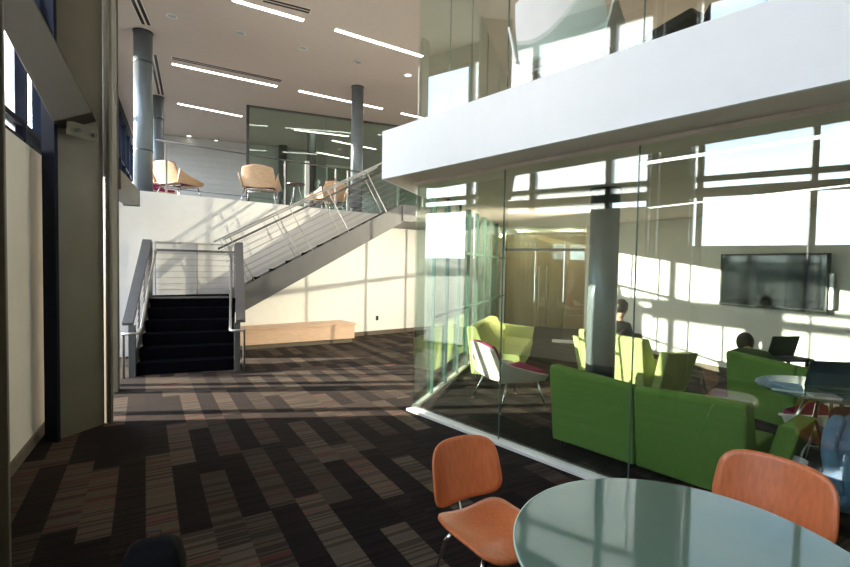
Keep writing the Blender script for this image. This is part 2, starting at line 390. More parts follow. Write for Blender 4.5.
for x in (0.86, 1.04):
    MB().tube([(x, -0.05, 0.35), (x, -0.05, 1.75)], 0.016, 10).tube([(x, -0.05, 0.5), (x, 0.0, 0.5)], 0.01, 8).tube([(x, -0.05, 1.6), (x, 0.0, 1.6)], 0.01, 8).build('door_handle', 'railsteel', dr, smooth=True)
ww = MB()
for i in range(7): ww.b6(-1.2 + i * 0.8, -1.2 + (i + 1) * 0.8 - 0.012, 0, 0.08, 0, SOF)
struct(ww.build('wall_wood_corridor', 'woodwall', loc=(2.0, 13.84, 0), rz=BGA + 0.1))

# ------------------------------------------------------------------ steel structure on the window wall
def h_column(name, c, ang, depth, fw_, h, label, mat='steel', near_shade_mat=None):
    t = thing(name, label, 'column', (c[0], c[1], 0), ang)
    MB().b6(-depth / 2 + 0.03, depth / 2 - 0.03, -0.012, 0.012, 0, h).build('web', mat, t)
    for sgn in (-1, 1):
        MB().b6(sgn * depth / 2 - 0.016, sgn * depth / 2 + 0.016, -fw_ / 2, fw_ / 2, 0, h).build('flange', near_shade_mat if (near_shade_mat and sgn < 0) else mat, t, bevel=0.004)
    return t
ha = math.atan2(0.965, 0.263)
big = h_column('steel_column', (-3.375, 4.59), ha, 0.545, 0.16, CEIL, 'wide olive steel column right of the white wall panel', near_shade_mat='navy')  # near flange coloured dark to stand for the shadow gap by the panel
near = h_column('steel_column', tuple(W(-2.10, 0.347).to_2d()), WA, 0.46, 0.20, CEIL, 'olive steel column mirrored in the front glass, nearest the viewer')
edge = h_column('steel_column', tuple(W(-1.76, 0.10).to_2d()), WA, 0.10, 0.16, CEIL, 'slim steel post at the left end of the white wall panel')
post = h_column('steel_column', (-4.06, 6.02), WA, 0.16, 0.22, CEIL, 'slim olive steel post just behind the wide steel column')
bP = Vector((-3.33, 4.53, 0)); wdir = (math.cos(WA), math.sin(WA))
b0 = onv(76, 122, bP, wdir); b1 = onv(12, 0, W(0, -0.14), wdir); bdv = (b1 - b0).normalized()
br = thing('diagonal_brace', 'heavy diagonal steel beam rising left from the wide column', 'beam', b0)
ln = (CEIL - 0.4 - b0.z) / bdv.z if False else 1.9
MB().bar((0, 0, 0), bdv * ln, 0.24, 0.32, up=(math.sin(WA), -math.cos(WA), 0)).build('beam', 'braces', br, bevel=0.01)
gp = MB().box((0.02, 0.06, -0.07), (0.02, 0.30, 0.13), ha - math.pi / 2).build('gusset_plate', 'steel', br, bevel=0.004)
for q in (-0.05, 0.12):
    MB().tube([(0.03 + 0.227 * q, 0.06 + 0.974 * q - 0.03, -0.08), (0.06 + 0.227 * q, 0.05 + 0.974 * q - 0.03, -0.08)], 0.02, 8).build('bolt', 'coldark', gp)
sb_ = thing('ledge_beam', 'grey horizontal steel channel along the windows at balcony height', 'beam', W(2.55, 0.40, 2.62))
d_ = W(4.50, 0.48, 2.62) - W(2.55, 0.40, 2.62)
MB().bar((0, 0, 0.13), d_ + Vector((0, 0, 0.13)), 0.22, 0.26).build('channel', 'steel', sb_, bevel=0.008)
MB().bar(d_ + Vector((0, 0, 0.13)), d_ * 1.006 + Vector((0, 0, 0.13)), 0.24, 0.29).build('end_plate', 'railgrey', sb_)

# round columns
def round_column(name, x, y, z0, z1, r, mat, label, rings=()):
    t = thing(name, label, 'column', (x, y, z0))
    MB().lathe([(r, 0), (r, z1 - z0)], 40).build('shaft', mat, t, smooth=False)
    for p in t.children[0].data.polygons:
        if abs(p.normal.z) < 0.5: p.use_smooth = True
    MB().lathe([(r + 0.012, z1 - z0 - 0.02), (r + 0.012, z1 - z0)], 40).build('collar', 'coldark', t)
    for h in rings: MB().lathe([(r + 0.006, h), (r + 0.006, h + 0.03)], 40).build('band', 'coldark', t)
    return t
c1 = onz(143, 32, CEIL); c2 = onz(157, 97, CEIL); c3 = onz(357, 83, CEIL + 0.05)
round_column('round_column', c1.x, c1.y, UP, CEIL, 0.165, 'colgrey', 'grey round column nearest the windows on the balcony', (0.9, 2.6))
round_column('round_column', c2.x, c2.y, UP, CEIL, 0.165, 'colgrey', 'grey round column behind the front one by the windows', (0.9, 2.6))
round_column('round_column', c3.x, c3.y + 0.13, UP, CEIL, 0.15, 'colgrey', 'grey round column on the balcony at the top of the stairs')
round_column('round_column', 2.14, 5.66, 0, SOF, 0.168, 'colgrey', 'grey round column inside the glass room')
for px, py, dd, lb in ((312, 132, 16.2, 'dark column behind the balcony glass partition, beside the white post'), (283, 150, 18.0, 'dark column deeper behind the balcony glass partition')):
    d = ray(px, py); t = dd / d.y
    round_column('round_column', d.x * t, dd, UP, CEIL, 0.16, 'coldark', lb)

# ------------------------------------------------------------------ balcony glass partition and rail
po = Vector((-5.1, 13.46, 0))
r = panes('balcony', po, SA, [0, 2.2, 4.4, 6.6, 8.8], UP, CEIL, 15, 'gpart')
MB().b6(-0.04, 0.04, -0.03, 0.04, UP, CEIL).build('post', 'coldark', r)
MB().b6(0, 8.8, -0.03, 0.04, CEIL - 0.05, CEIL).build('head_rail', 'railgrey', r)
MB().b6(0, 8.8, -0.03, 0.04, UP, UP + 0.08).build('floor_rail', 'railgrey', r)
wp = onz(303, 150, UP); 
tag(MB().b6(-0.06, 0.06, -0.06, 0.06, 0, 1.75).build('white_post', 'white', loc=loc2(po, SA, 1.62, -0.25, UP), rz=SA, bevel=0.01), 'white square post standing on the balcony before the glass partition', 'post')
d2 = struct(MB().b6(0, 0.06, 0, 0.1, UP, UP + 2.15).b6(1.0, 1.06, 0, 0.1, UP, UP + 2.15).b6(0, 1.06, 0, 0.1, UP + 2.15, UP + 2.22).build('door_2', 'white', loc=loc2(po, SA, 2.6, 2.2), rz=SA))
MB().b6(0.06, 1.0, 0.03, 0.07, UP, UP + 2.15).build('door_leaf', 'gpart', d2)
d3 = struct(MB().b6(0, 0.06, 0, 0.1, UP, UP + 2.15).b6(1.0, 1.06, 0, 0.1, UP, UP + 2.15).b6(0, 1.06, 0, 0.1, UP + 2.15, UP + 2.22).build('door_3', 'white', loc=loc2(po, SA, 4.9, 1.2), rz=SA))
MB().b6(0.06, 1.0, 0.03, 0.07, UP, UP + 2.15).build('door_leaf', 'gpart', d3)

rail = thing('balcony_railing', 'slim steel railing along the balcony edge', 'railing', loc2(BO, BA, 0, 0.06, UP), BA)
q_ = onv(157, 142, BO, (math.cos(BA), math.sin(BA))) - BO; x0, x1 = q_.x * math.cos(BA) + q_.y * math.sin(BA), 0.33
MB().tube([(x0, 0, 0.95), (x1, 0, 0.95)], 0.015, 10).build('top_rail', 'railgrey', rail, smooth=True)
MB().tube([(x0, 0, 0.10), (x1, 0, 0.10)], 0.008, 8).build('bottom_rail', 'railgrey', rail)
for x in [ (lambda q: q.x * math.cos(BA) + q.y * math.sin(BA))(onv(px, 180, BO, (math.cos(BA), math.sin(BA))) - BO) for px in (167, 286, 337, 349)]: MB().b6(x - 0.018, x + 0.018, -0.006, 0.006, 0, 0.95).build('post', 'railsteel', rail)
for z in (0.25, 0.4, 0.55, 0.7, 0.83): MB().tube([(-0.1, 0, z), (0.33, 0, z)], 0.008, 6).build('cable', 'railsteel', rail)

# ------------------------------------------------------------------ staircase
st = thing('staircase', 'two-flight steel staircase with dark carpeted steps rising to the balcony', 'staircase', SO, SA)
RZ, TR, NW = 0.18, 0.26, 1.35
for i in range(5):
    y0 = i * TR
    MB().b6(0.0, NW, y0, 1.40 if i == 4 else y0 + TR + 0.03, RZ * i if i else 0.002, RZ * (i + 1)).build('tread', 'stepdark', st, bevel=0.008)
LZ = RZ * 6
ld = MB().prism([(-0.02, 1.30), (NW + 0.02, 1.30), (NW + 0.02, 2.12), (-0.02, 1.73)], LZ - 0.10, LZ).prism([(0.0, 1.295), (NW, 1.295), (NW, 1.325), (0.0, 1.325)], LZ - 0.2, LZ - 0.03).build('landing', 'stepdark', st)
MB().prism([(-0.03, 1.292), (NW + 0.03, 1.292), (NW + 0.03, 1.300), (-0.03, 1.300)], LZ - 0.03, LZ + 0.002).build('nosing', 'stairgrey', ld)
MB().prism([(-0.04, 1.32), (NW + 0.02, 1.32), (NW + 0.02, 2.10), (-0.04, 1.71)], LZ - 0.30, LZ - 0.06).build('landing_frame', 'stairgrey', st)
for x in (-0.05, NW + 0.02):
    MB().profx([(-0.06, 0.0), (0.16, 0.0), (1.30, LZ - 0.26), (1.48, LZ - 0.26), (1.48, LZ + 0.10), (1.28, LZ + 0.10), (-0.06, 0.22)], x, x + 0.03).build('stringer', 'railgrey', st, bevel=0.003)
# second flight: runs along local x from NW, y 1.42..2.38
R2, T2, n2 = (UP - LZ) / 11, 0.32, 10
Y0, Y1 = 1.36, 2.10
for i in range(n2):
    xa = NW + i * T2
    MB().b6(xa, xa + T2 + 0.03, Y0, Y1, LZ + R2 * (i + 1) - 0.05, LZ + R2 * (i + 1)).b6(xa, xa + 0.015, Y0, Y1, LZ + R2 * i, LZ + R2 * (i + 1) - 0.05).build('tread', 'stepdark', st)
XT = NW + n2 * T2; sl = R2 / T2
for y in (Y0 - 0.04, Y1):
    pr = [(NW - 0.10, LZ - 0.30), (NW + 0.12, LZ - 0.30), (XT + 0.10, UP - 0.30), (XT + 0.35, UP - 0.30), (XT + 0.35, UP + 0.03), (XT, UP + 0.03), (NW + 0.02, LZ + 0.12), (NW - 0.10, LZ + 0.12)]
    MB().loft([[(x, y, z) for x, z in pr], [(x, y + 0.04, z) for x, z in pr]]).build('stringer', 'stairgrey', st, bevel=0.004)
MB().loft([[(NW, y, LZ - 0.25), (XT + 0.1, y, UP - 0.27), (XT + 0.1, y, UP - 0.25), (NW, y, LZ - 0.22)] for y in (Y0, Y1)]).build('soffit_plate', 'stairgrey', st)

def railing(a, b, n_posts, h, perp, parent, side=(0, 0, 0), flat_cap=False, posts=None, mat='railsteel'):
    """cable railing from a to b (points on the walking line)"""
    a, b = Vector(a), Vector(b); d = (b - a); L = d.length; u = d.normalized()
    hz = Vector((d.x, d.y, 0)).normalized(); up = Vector((0, 0, 1))
    nrm = (up - u * u.dot(up)).normalized() if perp else up
    r = MB().bar(a + nrm * h, b + nrm * h, 0.10 if flat_cap else 0.045, 0.03 if flat_cap else 0.03).build('guard_rail', 'railgrey' if flat_cap else mat, parent, bevel=0.004)
    for t in (posts or [i / (n_posts - 1) for i in range(n_posts)]):
        p = a + d * t; MB().bar(p - nrm * 0.05, p + nrm * (h - 0.015), 0.035, 0.012, up=hz).build('post', mat, r)
    for k in range(7):
        z = 0.10 + k * (h - 0.18) / 7
        MB().tube([a + nrm * z, b + nrm * z], 0.004, 6).build('cable', mat, r)
    s = Vector(side)
    if s.length:
        hh = h - 0.14
        MB().tube([a + nrm * hh + s, b + nrm * hh + s], 0.02, 10).build('handrail', 'stairgrey', r, smooth=True)
    return r
H2 = 0.95
railing((NW + 0.10, Y0 - 0.02, LZ + 0.15), (XT + 0.15, Y0 - 0.02, UP + 0.08), 0, H2, True, st, (0, 0.08, 0), posts=(0.03, 0.075, 0.33, 0.40, 0.62, 0.86))
railing((NW + 0.10, Y1 + 0.02, LZ + 0.15), (XT + 0.15, Y1 + 0.02, UP + 0.08), 0, H2, True, st, posts=(0.05, 0.33, 0.62, 0.90))
# landing back rail follows the wall
railing((0.02, 1.70, LZ), (NW, 2.08, LZ), 3, 0.96, False, st, (0.02, -0.07, 0))
# first flight: broad flat caps, tube handrails with turned ends
for x, sx in ((-0.035, 1), (NW + 0.035, -1)):
    A_ = Vector((x, -0.06, 0.10)); B_ = Vector((x, 1.36, LZ + 0.06))
    r = MB().bar((x - sx * 0.05, -0.10, 0.78), (x - sx * 0.03, 1.42, LZ + 0.97), 0.14, 0.06).build('guard_rail', 'railgrey', st, bevel=0.006)
    MB().b6(x - 0.05, x + 0.05, 1.36, 1.44, LZ - 0.05, LZ + 0.95).build('post', 'railgrey', r, bevel=0.004)
    MB().b6(x - 0.045, x + 0.045, -0.09, -0.03, 0.0, 0.76).build('post', 'coldark', r, bevel=0.004)
    for f in (0.36, 0.70):
        p = A_.lerp(B_, f); MB().b6(x - 0.012, x + 0.012, p.y - 0.02, p.y + 0.02, p.z - 0.02, p.z + 0.72).build('post', 'railgrey', r)
    for k in range(6):
        z = 0.10 + k * 0.095; MB().tube([A_ + Vector((0, 0, z)), B_ + Vector((0, 0, z))], 0.004, 6).build('cable', 'railsteel', r)
    xi = x + sx * 0.10; xo = x - sx * 0.10
    MB().tube([(xi, 1.40, LZ + 0.80), (xi, 0.02, 0.70), (xi, -0.16, 0.66), (xi - sx * 0.03, -0.22, 0.655), (xo + sx * 0.03, -0.22, 0.655), (xo, -0.16, 0.66), (xo, -0.12, 0.6), (xo, -0.12, 0.0)], 0.02, 10).build('handrail', 'railsteel', r, smooth=True)
# walkway at the head of the stairs
struct(MB().prism([(XT + 0.02, 1.28), (XT + 1.85, 1.28), (XT + 2.2, 2.4), (XT + 2.0, 3.5), (XT + 0.02, 3.05)], UP - 0.32, UP - 0.001).build('floor_walkway', 'stairgrey', loc=SO, rz=SA))
wr = thing('walkway_railing', 'short steel railing at the head of the stairs', 'railing', loc2(SO, SA, XT + 0.45, 1.34, UP), SA)
MB().tube([(0, 0, 0.95), (1.3, 0, 0.95)], 0.02, 10).build('top_rail', 'railsteel', wr)
for x in (0.02, 0.65, 1.28): MB().b6(x - 0.018, x + 0.018, -0.006, 0.006, 0, 0.95).build('post', 'railsteel', wr)
for k in range(7): MB().tube([(0, 0, 0.1 + k * 0.12), (1.3, 0, 0.1 + k * 0.12)], 0.005, 6).build('cable', 'railsteel', wr)

# bench under the stairs
f0 = Vector((-3.75, 8.89, 0)); f1 = Vector((-1.51, 10.25, 0)); 
def tow(p, e): # toward the back wall
    n = Vector((-0.618, 0.786, 0)); dd = (BO - p).dot(n) - e; return p + n * dd
be = thing('bench', 'long low maple bench against the back wall under the stairs', 'bench', f0)
def bpoly(inset, rear): 
    dl = (f1 - f0).normalized(); nn = Vector((-dl.y, dl.x, 0))
    q = [f0 + nn * inset + dl * inset * 0.3, f1 + nn * inset - dl * inset, tow(f1 - dl * inset, rear), tow(f0, rear)]
    return [tuple((p - f0).to_2d()) for p in q]
MB().prism(bpoly(0.05, 0.04), 0.0, 0.09).build('toe_kick', 'brown', be)
MB().prism(bpoly(0.01, 0.03), 0.09, 0.385).build('body', 'bench', be)
MB().prism(bpoly(-0.015, 0.02), 0.385, 0.42).build('seat_top', 'bench', be, bevel=0.004)
op = onv(377, 318, BO, (math.cos(BA), math.sin(BA)))
tag(MB().b6(-0.035, 0.035, -0.012, -0.001, -0.055, 0.055).build('wall_outlet', 'black', loc=op, rz=BA, bevel=0.003), 'black wall outlet right of the bench on the back wall', 'outlet')

# ------------------------------------------------------------------ ceiling fittings
def strip_light(a, b, label, group='linear ceiling lights'):
    a, b = Vector(a), Vector(b); d = b - a; L = d.length
    t = thing('linear_light', label, 'ceiling light', (a.x, a.y, a.z), math.atan2(d.y, d.x), group)
    MB().b6(0, L, -0.055, 0.055, -0.012, 0.0).build('housing', 'white', t)
    MB().b6(0.01, L - 0.01, -0.045, 0.045, -0.018, -0.012).build('diffuser', 'strip_dim' if 'glass room' in group else 'strip', t)
zc = CEIL - 0.001
for p, q, lb in (((232, -1), (304, 19.7), 'linear ceiling light in the front row, left one of the pair'),
                 ((334.8, 28.9), (423, 56), 'linear ceiling light in the front row, ending at the upper glass'),
                 ((171.6, 63.2), (277.2, 86), 'long linear ceiling light in the second row, nearest the windows'),
                 ((298.5, 90.3), (382.6, 108.4), 'linear ceiling light in the second row, crossing behind the column'),
                 ((401, 112.8), (428, 118.8), 'linear ceiling light in the second row, half hidden by the white fascia'),
                 ((177.2, 103), (242.2, 116.1), 'linear ceiling light in the third row left of the balcony glass')):
    strip_light(onz(*p, zc), onz(*q, zc), lb)
for p, q, lb in (((294, 129.4), (349, 136), 'linear light seen through the balcony glass left of the column, highest'),
                 ((332, 140), (352, 144.3), 'short linear light seen through the balcony glass left of the column'),
                 ((361, 146), (376, 149), 'short linear light seen through the balcony glass right of the column'),
                 ((317, 152), (349, 158), 'linear light seen through the balcony glass, lowest one')):
    strip_light(onz(*p, zc), onz(*q, zc), lb, 'linear lights behind the balcony glass')
def slot(p, q, label):
    a, b = onz(*p, zc), onz(*q, zc); d = b - a
    t = thing('slot_diffuser', label, 'air vent', a, math.atan2(d.y, d.x), 'ceiling air slots')
    MB().b6(0, d.length, -0.09, 0.09, -0.006, 0).build('frame', 'soffit', t)
    for y in (-0.045, 0.045): MB().b6(0.02, d.length - 0.02, y - 0.028, y + 0.028, -0.009, -0.006).build('slot', 'black', t)
slot((262, -1), (311, 11.5), 'dark double air slot above the front row ceiling light')
slot((171, 57.5), (282, 81), 'dark air slot beside the long second row ceiling light')
slot((133, -6), (146.5, 25), 'dark double air slot near the windows, closest to the viewer')
slot((152.6, 53.7), (161, 94.6), 'dark double air slot near the windows between the two columns')
for i, (px, py, on, lb) in enumerate(((172, 16, 0, 'recessed downlight nearest the windows'), (241, 33, 0, 'recessed downlight below the front row lights, left'), (303, 48, 0, 'recessed downlight right of the middle of the ceiling'), (358, 62, 0, 'recessed downlight above the balcony column'), (408, 75, 1, 'glowing recessed downlight near the upper glass'),
        (189, 136, 1, 'glowing downlight at the far left above the boarded wall'), (216, 140.5, 1, 'second glowing downlight above the boarded wall'), (243, 146, 1, 'third glowing downlight, beside the partition edge'), (266.5, 150, 1, 'glowing downlight seen through the balcony glass'))):
    c = onz(px, py, zc)
    t = thing('downlight', lb, 'ceiling light', c, 0, 'round ceiling downlights')
    MB().lathe([(0.10, 0), (0.10, -0.008), (0.075, -0.012), (0.07, -0.004)], 24).build('ring', 'white', t, smooth=True)
    MB().lathe([(0.068, -0.003), (0.068, -0.007)], 24).build('lens', 'spot' if on else 'silver', t)
# glass room ceiling lights
a = onz(649, 207, SOF - 0.001)
strip_light(a, a + Vector((0.4656, -0.885, 0)) * 4.6, 'linear light on the glass room ceiling, deeper in the room', 'linear lights in the glass room')
struct(MB().b6(-1.8, 3.8, -0.02, -0.001, 2.50, 2.53).build('trim_light_line', 'white', loc=RO, rz=RA))  # plain white strip standing in for the line of light along the wall top
a = onz(642, 162, SOF - 0.001)
strip_light(a, a + Vector((0.6607, -0.7506, 0)) * 3.6, 'linear light on the glass room ceiling close behind the front glass', 'linear lights in the glass room')

for k, (x, y) in enumerate(((2.5, 12.4), (3.6, 11.9))):  # lights added to lift the dark corridor behind the rear glass
    t = thing('downlight', ('added fill light in the corridor behind the glass room, nearer the white post', 'added fill light in the corridor behind the glass room, nearer the screen wall')[k], 'ceiling light', (x, y, SOF - 0.001), 0, 'added corridor fill lights')
    MB().lathe([(0.10, 0), (0.10, -0.008), (0.075, -0.012), (0.07, -0.004)], 24).build('ring', 'white', t, smooth=True)
    MB().lathe([(0.068, -0.003), (0.068, -0.007)], 24).build('lens', 'spot', t)
    ld_ = bpy.data.lights.new('added_corridor_fill', 'POINT'); lo_ = bpy.data.objects.new('added_corridor_fill', ld_); COL.objects.link(lo_)
    lo_.location = (x, y, SOF - 0.12); ld_.energy = 70; ld_.color = (1, 0.86, 0.66); ld_.shadow_soft_size = 0.06
# ------------------------------------------------------------------ furniture
def shell_chair(shell, cushion, label, group, sc_=1.0):
    """plywood-shell lounge chair; local +x is forward, seat about 0.7 wide"""
    t = thing('lounge_chair', label, 'chair', (0, 0, 0), 0, group)
    W2 = 0.36
    s = MB()
    def back(u, v):
        y = (u * 2 - 1); zz = 0.36 + v * 0.44
        return (-0.27 - v * 0.16 + 0.07 * y * y, y * (W2 - 0.02 + 0.02 * v - 0.05 * v * v), zz - 0.05 * v * y * y)
    s.grid(back, 12, 8, 0.018)
    sh = s.build('shell_back', shell, t, smooth=True, bevel=0.004)
    s = MB()
    def seat(u, v):
        y = (u * 2 - 1); return (-0.28 + v * 0.66, y * (W2 - 0.04), 0.365 + 0.03 * y * y + 0.02 * v)
    s.grid(seat, 8, 8, 0.02); s.build('shell_seat', shell, t, smooth=True)
    for sg in (-1, 1):
        s = MB()
        def arm(u, v):
            x = -0.30 + u * 0.62; top = 0.64 - 0.20 * u ** 0.7
            return (x, sg * (W2 - 0.03 + 0.07 * v), 0.36 + v * (top - 0.36))
        s.grid(arm, 8, 4, 0.018); s.build('armrest', shell, t, smooth=True, bevel=0.004)
    c = MB(); c.grid(lambda u, v: (-0.22 + v * 0.58, (u * 2 - 1) * (W2 - 0.07), 0.42 + 0.02 * v - 0.03 * math.sin(math.pi * v)), 8, 8, 0.07)
    c.build('seat_cushion', cushion, t, smooth=True, bevel=0.02)
    c = MB(); c.grid(lambda u, v: (-0.235 - v * 0.155 + 0.05 * (u * 2 - 1) ** 2, (u * 2 - 1) * (W2 - 0.06), 0.44 + v * 0.37 - 0.04 * v * (u * 2 - 1) ** 2), 10, 6, 0.045)
    c.build('back_cushion', cushion, t, smooth=True, bevel=0.02)
    f = MB()
    for x in (-0.17, 0.24): f.tube([(x, -0.30, 0.33), (x, 0.30, 0.33)], 0.012, 8)
    f.tube([(-0.17, 0, 0.33), (0.24, 0, 0.33)], 0.012, 8); f.build('under_frame', 'chrome', t, smooth=True)
    for x, y, dx in ((-0.17, -0.29, -0.12), (-0.17, 0.29, -0.12), (0.24, -0.29, 0.10), (0.24, 0.29, 0.10)):
        l = MB().tube([(x, y, 0.34), (x + dx, y * 1.22, 0.012)], 0.014, 10, 0.009).build('leg', 'chrome', t, smooth=True)
        MB().lathe([(0.018, 0), (0.018, 0.014)], 12, (x + dx, y * 1.22, 0)).build('foot', 'chrome', l)
    return t
LG = 'shell lounge chairs'
ch1 = shell_chair('cream', 'magenta', 'cream shell lounge chair with magenta cushion inside the glass corner', LG)
ch1.location = (1.04, 5.78, 0); ch1.rotation_euler.z = math.radians(20)
tanc = shell_chair('tan', 'magenta', 'tan wood shell chair on the balcony seen from straight behind', LG)
def at_depth(px, dd, z): d = ray(px, 270); t = dd / d.y; return (d.x * t, dd, z)
tanc.location = at_depth(260, 10.25, UP); tanc.rotation_euler.z = math.radians(100)
dup(tanc, at_depth(178, 10.0, UP), math.radians(68), 'sunlit tan shell chair on the balcony facing right, beside the window columns', LG)
dup(tanc, at_depth(156, 11.4, UP), math.radians(-35), 'shell chair on the balcony mostly hidden beside the window columns', LG)
dup(tanc, at_depth(326, 11.9, UP), math.radians(140), 'tan shell chair on the balcony turned left, beside the small round table', LG)
whc = shell_chair('whiteshell', 'whiteshell', 'white shell chair seen from behind through the upper glass', LG)
p = at_depth(566, 4.45, UP + 0.2); whc.location = p; whc.rotation_euler.z = math.radians(52); whc.scale = (1.2, 1.2, 1.25)
bkc = shell_chair('darkshell', 'darkshell', 'black shell chair with chrome legs behind the upper glass', LG)
p = at_depth(684, 4.15, UP + 0.2); bkc.location = p; bkc.rotation_euler.z = math.radians(200); bkc.scale = (1.2, 1.2, 1.25)
jch = dup(bkc, (3.33, 3.25, 0), math.radians(40), 'dark shell chair under the denim jacket at the right edge', LG); jch.scale = (1, 1, 1)
mch = dup(ch1, (3.70, 4.05, 0), RA + math.pi, 'lounge chair with magenta seat behind the inner table', LG)

# small round table on the balcony
tb = thing('side_table', 'small dark round side table between the balcony chairs', 'table', at_depth(295, 10.9, UP))
MB().lathe([(0.20, 0.57), (0.21, 0.575), (0.21, 0.595), (0.20, 0.60)], 32).build('tabletop', 'darktop', tb)
for k in range(3):
    a = k * 2.094 + 0.4; MB().tube([(0.06 * math.cos(a), 0.06 * math.sin(a), 0.57), (0.2 * math.cos(a), 0.2 * math.sin(a), 0)], 0.01, 8).build('leg', 'chrome', tb)

# green sofas: local x along the back, y forward
def sofa(mat, length, modules, label, group, arms=(1, 1), dip=0.05):
    t = thing('sofa', label, 'sofa', (0, 0, 0), 0, group)
    w = length / modules
    for k in range(modules):
        a, b = k * w + 0.006, (k + 1) * w - 0.006
        def ringx(x, f):
            top = 0.80 - dip * (1 - abs(2 * x / length - 1))
            return [(x, 0.03, 0.07), (x, -0.06, top - 0.03), (x, -0.03, top), (x, 0.10, top - 0.015), (x, 0.27, 0.40), (x, 0.25, 0.07)]
        xs = [a + (b - a) * i / 6 for i in range(7)]
        MB().loft([ringx(x, 0) for x in xs]).build('backrest', mat, t, bevel=0.02, seg=3)
        MB().profx([(0.24, 0.07), (0.22, 0.40), (0.30, 0.43), (0.74, 0.41), (0.77, 0.36), (0.70, 0.07)], a, b).build('seat', mat, t, bevel=0.02, seg=3)
    for e, on in zip((0, 1), arms):
        if not on: continue
        x = length * e; sg = -1 if e == 0 else 1
        prof = [(0.12, 0.07), (0.10, 0.66), (0.16, 0.64), (0.76, 0.60), (0.70, 0.07)]
        rings = []
        for q in (0.005, 0.13):
            rings.append([(x + sg * (q + 0.14 * max(0, (z - 0.07) / 0.6)), y, z) for y, z in prof])
        MB().loft(rings).build('armrest', mat, t, bevel=0.015, seg=3)
    for x in (0.08, length - 0.08):
        for y in (0.10, 0.62): MB().lathe([(0.02, 0), (0.025, 0.07)], 12, (x, y, 0)).build('leg', 'black', t)
    return t
SG = 'green sofas in the glass room'
s1 = sofa('green', 1.60, 2, 'dark green two-section sofa with its back to the front glass', SG, arms=(0, 1))
s1.location = (1.22, 4.435, 0); s1.rotation_euler.z = AA
s1b = sofa('green', 1.40, 2, 'dark green sofa facing the screen wall, farther right', SG, arms=(0, 0))
s1b.location = (3.52, 5.41, 0); s1b.rotation_euler.z = RA
sl_ = sofa('lime', 1.12, 2, 'sunlit lime sofa behind the column, a laptop showing above its back', SG, dip=0.0)
sl_.location = (2.90 - 0.4656 * 1.12, 6.13 + 0.885 * 1.12, 0); sl_.rotation_euler.z = RA
s3 = sofa('lime', 1.75, 2, 'lime sofa along the side glass beside the cream lounge chair', SG, arms=(1, 0), dip=0.0)
e_ = loc2(LO, LA, 3.55, -0.25); s3.location = e_; s3.rotation_euler.z = LA + math.pi

# orange plywood dining chairs: local +x forward
def ply_chair(label):
    t = thing('dining_chair', label, 'chair', (0, 0, 0), 0, 'orange plywood chairs')
    def sup(u, v, e=2.6):
        a, b = u * 2 - 1, v * 2 - 1
        n = 4.2; mx_ = max(abs(a), abs(b), 1e-6); k = mx_ / (abs(a) ** n + abs(b) ** n + 1e-9) ** (1 / n)
        return a * k, b * k
    def seat(u, v):
        a, b = sup(u, v); x = b * 0.235; y = a * 0.26
        z = 0.435 + 0.035 * a * a - 0.045 * max(0, b - 0.45) ** 1.5 + 0.02 * max(0, -b - 0.3) - 0.012 * (1 - a * a)
        return (x, y, z)
    MB().grid(seat, 18, 18, 0.012).build('seat', 'ply', t, smooth=True)
    def back(u, v):
        a, b = sup(u, v); y = a * (0.265 - 0.012 * b); z = 0.650 + b * 0.150
        return (-0.265 - 0.045 * b + 0.075 * a * a, y, z)
    MB().grid(back, 18, 14, 0.012).build('backrest', 'ply', t, smooth=True)
    f = MB()
    f.tube([(0.16, 0, 0.405), (0.02, 0, 0.40), (-0.16, 0, 0.395), (-0.25, 0, 0.42), (-0.285, 0, 0.50), (-0.292, 0, 0.60)], 0.011, 10)
    f.tube([(0.13, -0.18, 0.40), (0.13, 0.18, 0.40)], 0.010, 8); f.tube([(-0.13, -0.18, 0.395), (-0.13, 0.18, 0.395)], 0.010, 8)
    f.build('frame', 'chrome', t, smooth=True)
    for x, dx in ((0.13, 0.05), (-0.13, -0.13)):
        for sg in (-1, 1):
            l = MB().tube([(x, sg * 0.17, 0.40), (x + dx * 0.2, sg * 0.20, 0.36), (x + dx * 0.45, sg * 0.212, 0.25), (x + dx, sg * 0.225, 0.015)], 0.010, 10).build('leg', 'chrome', t, smooth=True)
            MB().lathe([(0.016, 0), (0.018, 0.012), (0.010, 0.02)], 12, (x + dx, sg * 0.225, 0)).build('foot', 'rubber', l)
    return t
dc = ply_chair('orange plywood chair left of the glass table, its chrome legs showing')
dc.location = (0.335, 2.22, 0); dc.rotation_euler.z = math.atan2(-0.84, 0.54); dc.scale = (0.92, 0.80, 1.0)
dc2 = dup(dc, (1.475, 2.045, 0), math.atan2(-0.55, -0.83), 'orange plywood chair behind the glass table, only its back showing'); dc2.scale = (0.92, 0.92, 1.03)

# near glass table
tb = thing('round_table', 'round frosted green glass table in the right foreground', 'table', (0.907, 1.56, 0))
MB().lathe([(0.001, 0.722), (0.5680, 0.722), (0.5780, 0.727), (0.5780, 0.736), (0.5720, 0.740), (0.001, 0.740)], 96).build('tabletop', 'tabletop', tb)
MB().lathe([(0.5785, 0.726), (0.5810, 0.728), (0.5810, 0.735), (0.5785, 0.737)], 96).build('glass_edge', 'tableedge', tb, smooth=True)
MB().lathe([(0.03, 0.03), (0.03, 0.70)], 24).build('column', 'chrome', tb, smooth=True)
MB().lathe([(0.16, 0.70), (0.16, 0.721)], 32).build('top_plate', 'chrome', tb)
MB().lathe([(0.28, 0.0), (0.28, 0.012), (0.05, 0.03), (0.03, 0.035)], 40).build('base', 'chrome', tb)
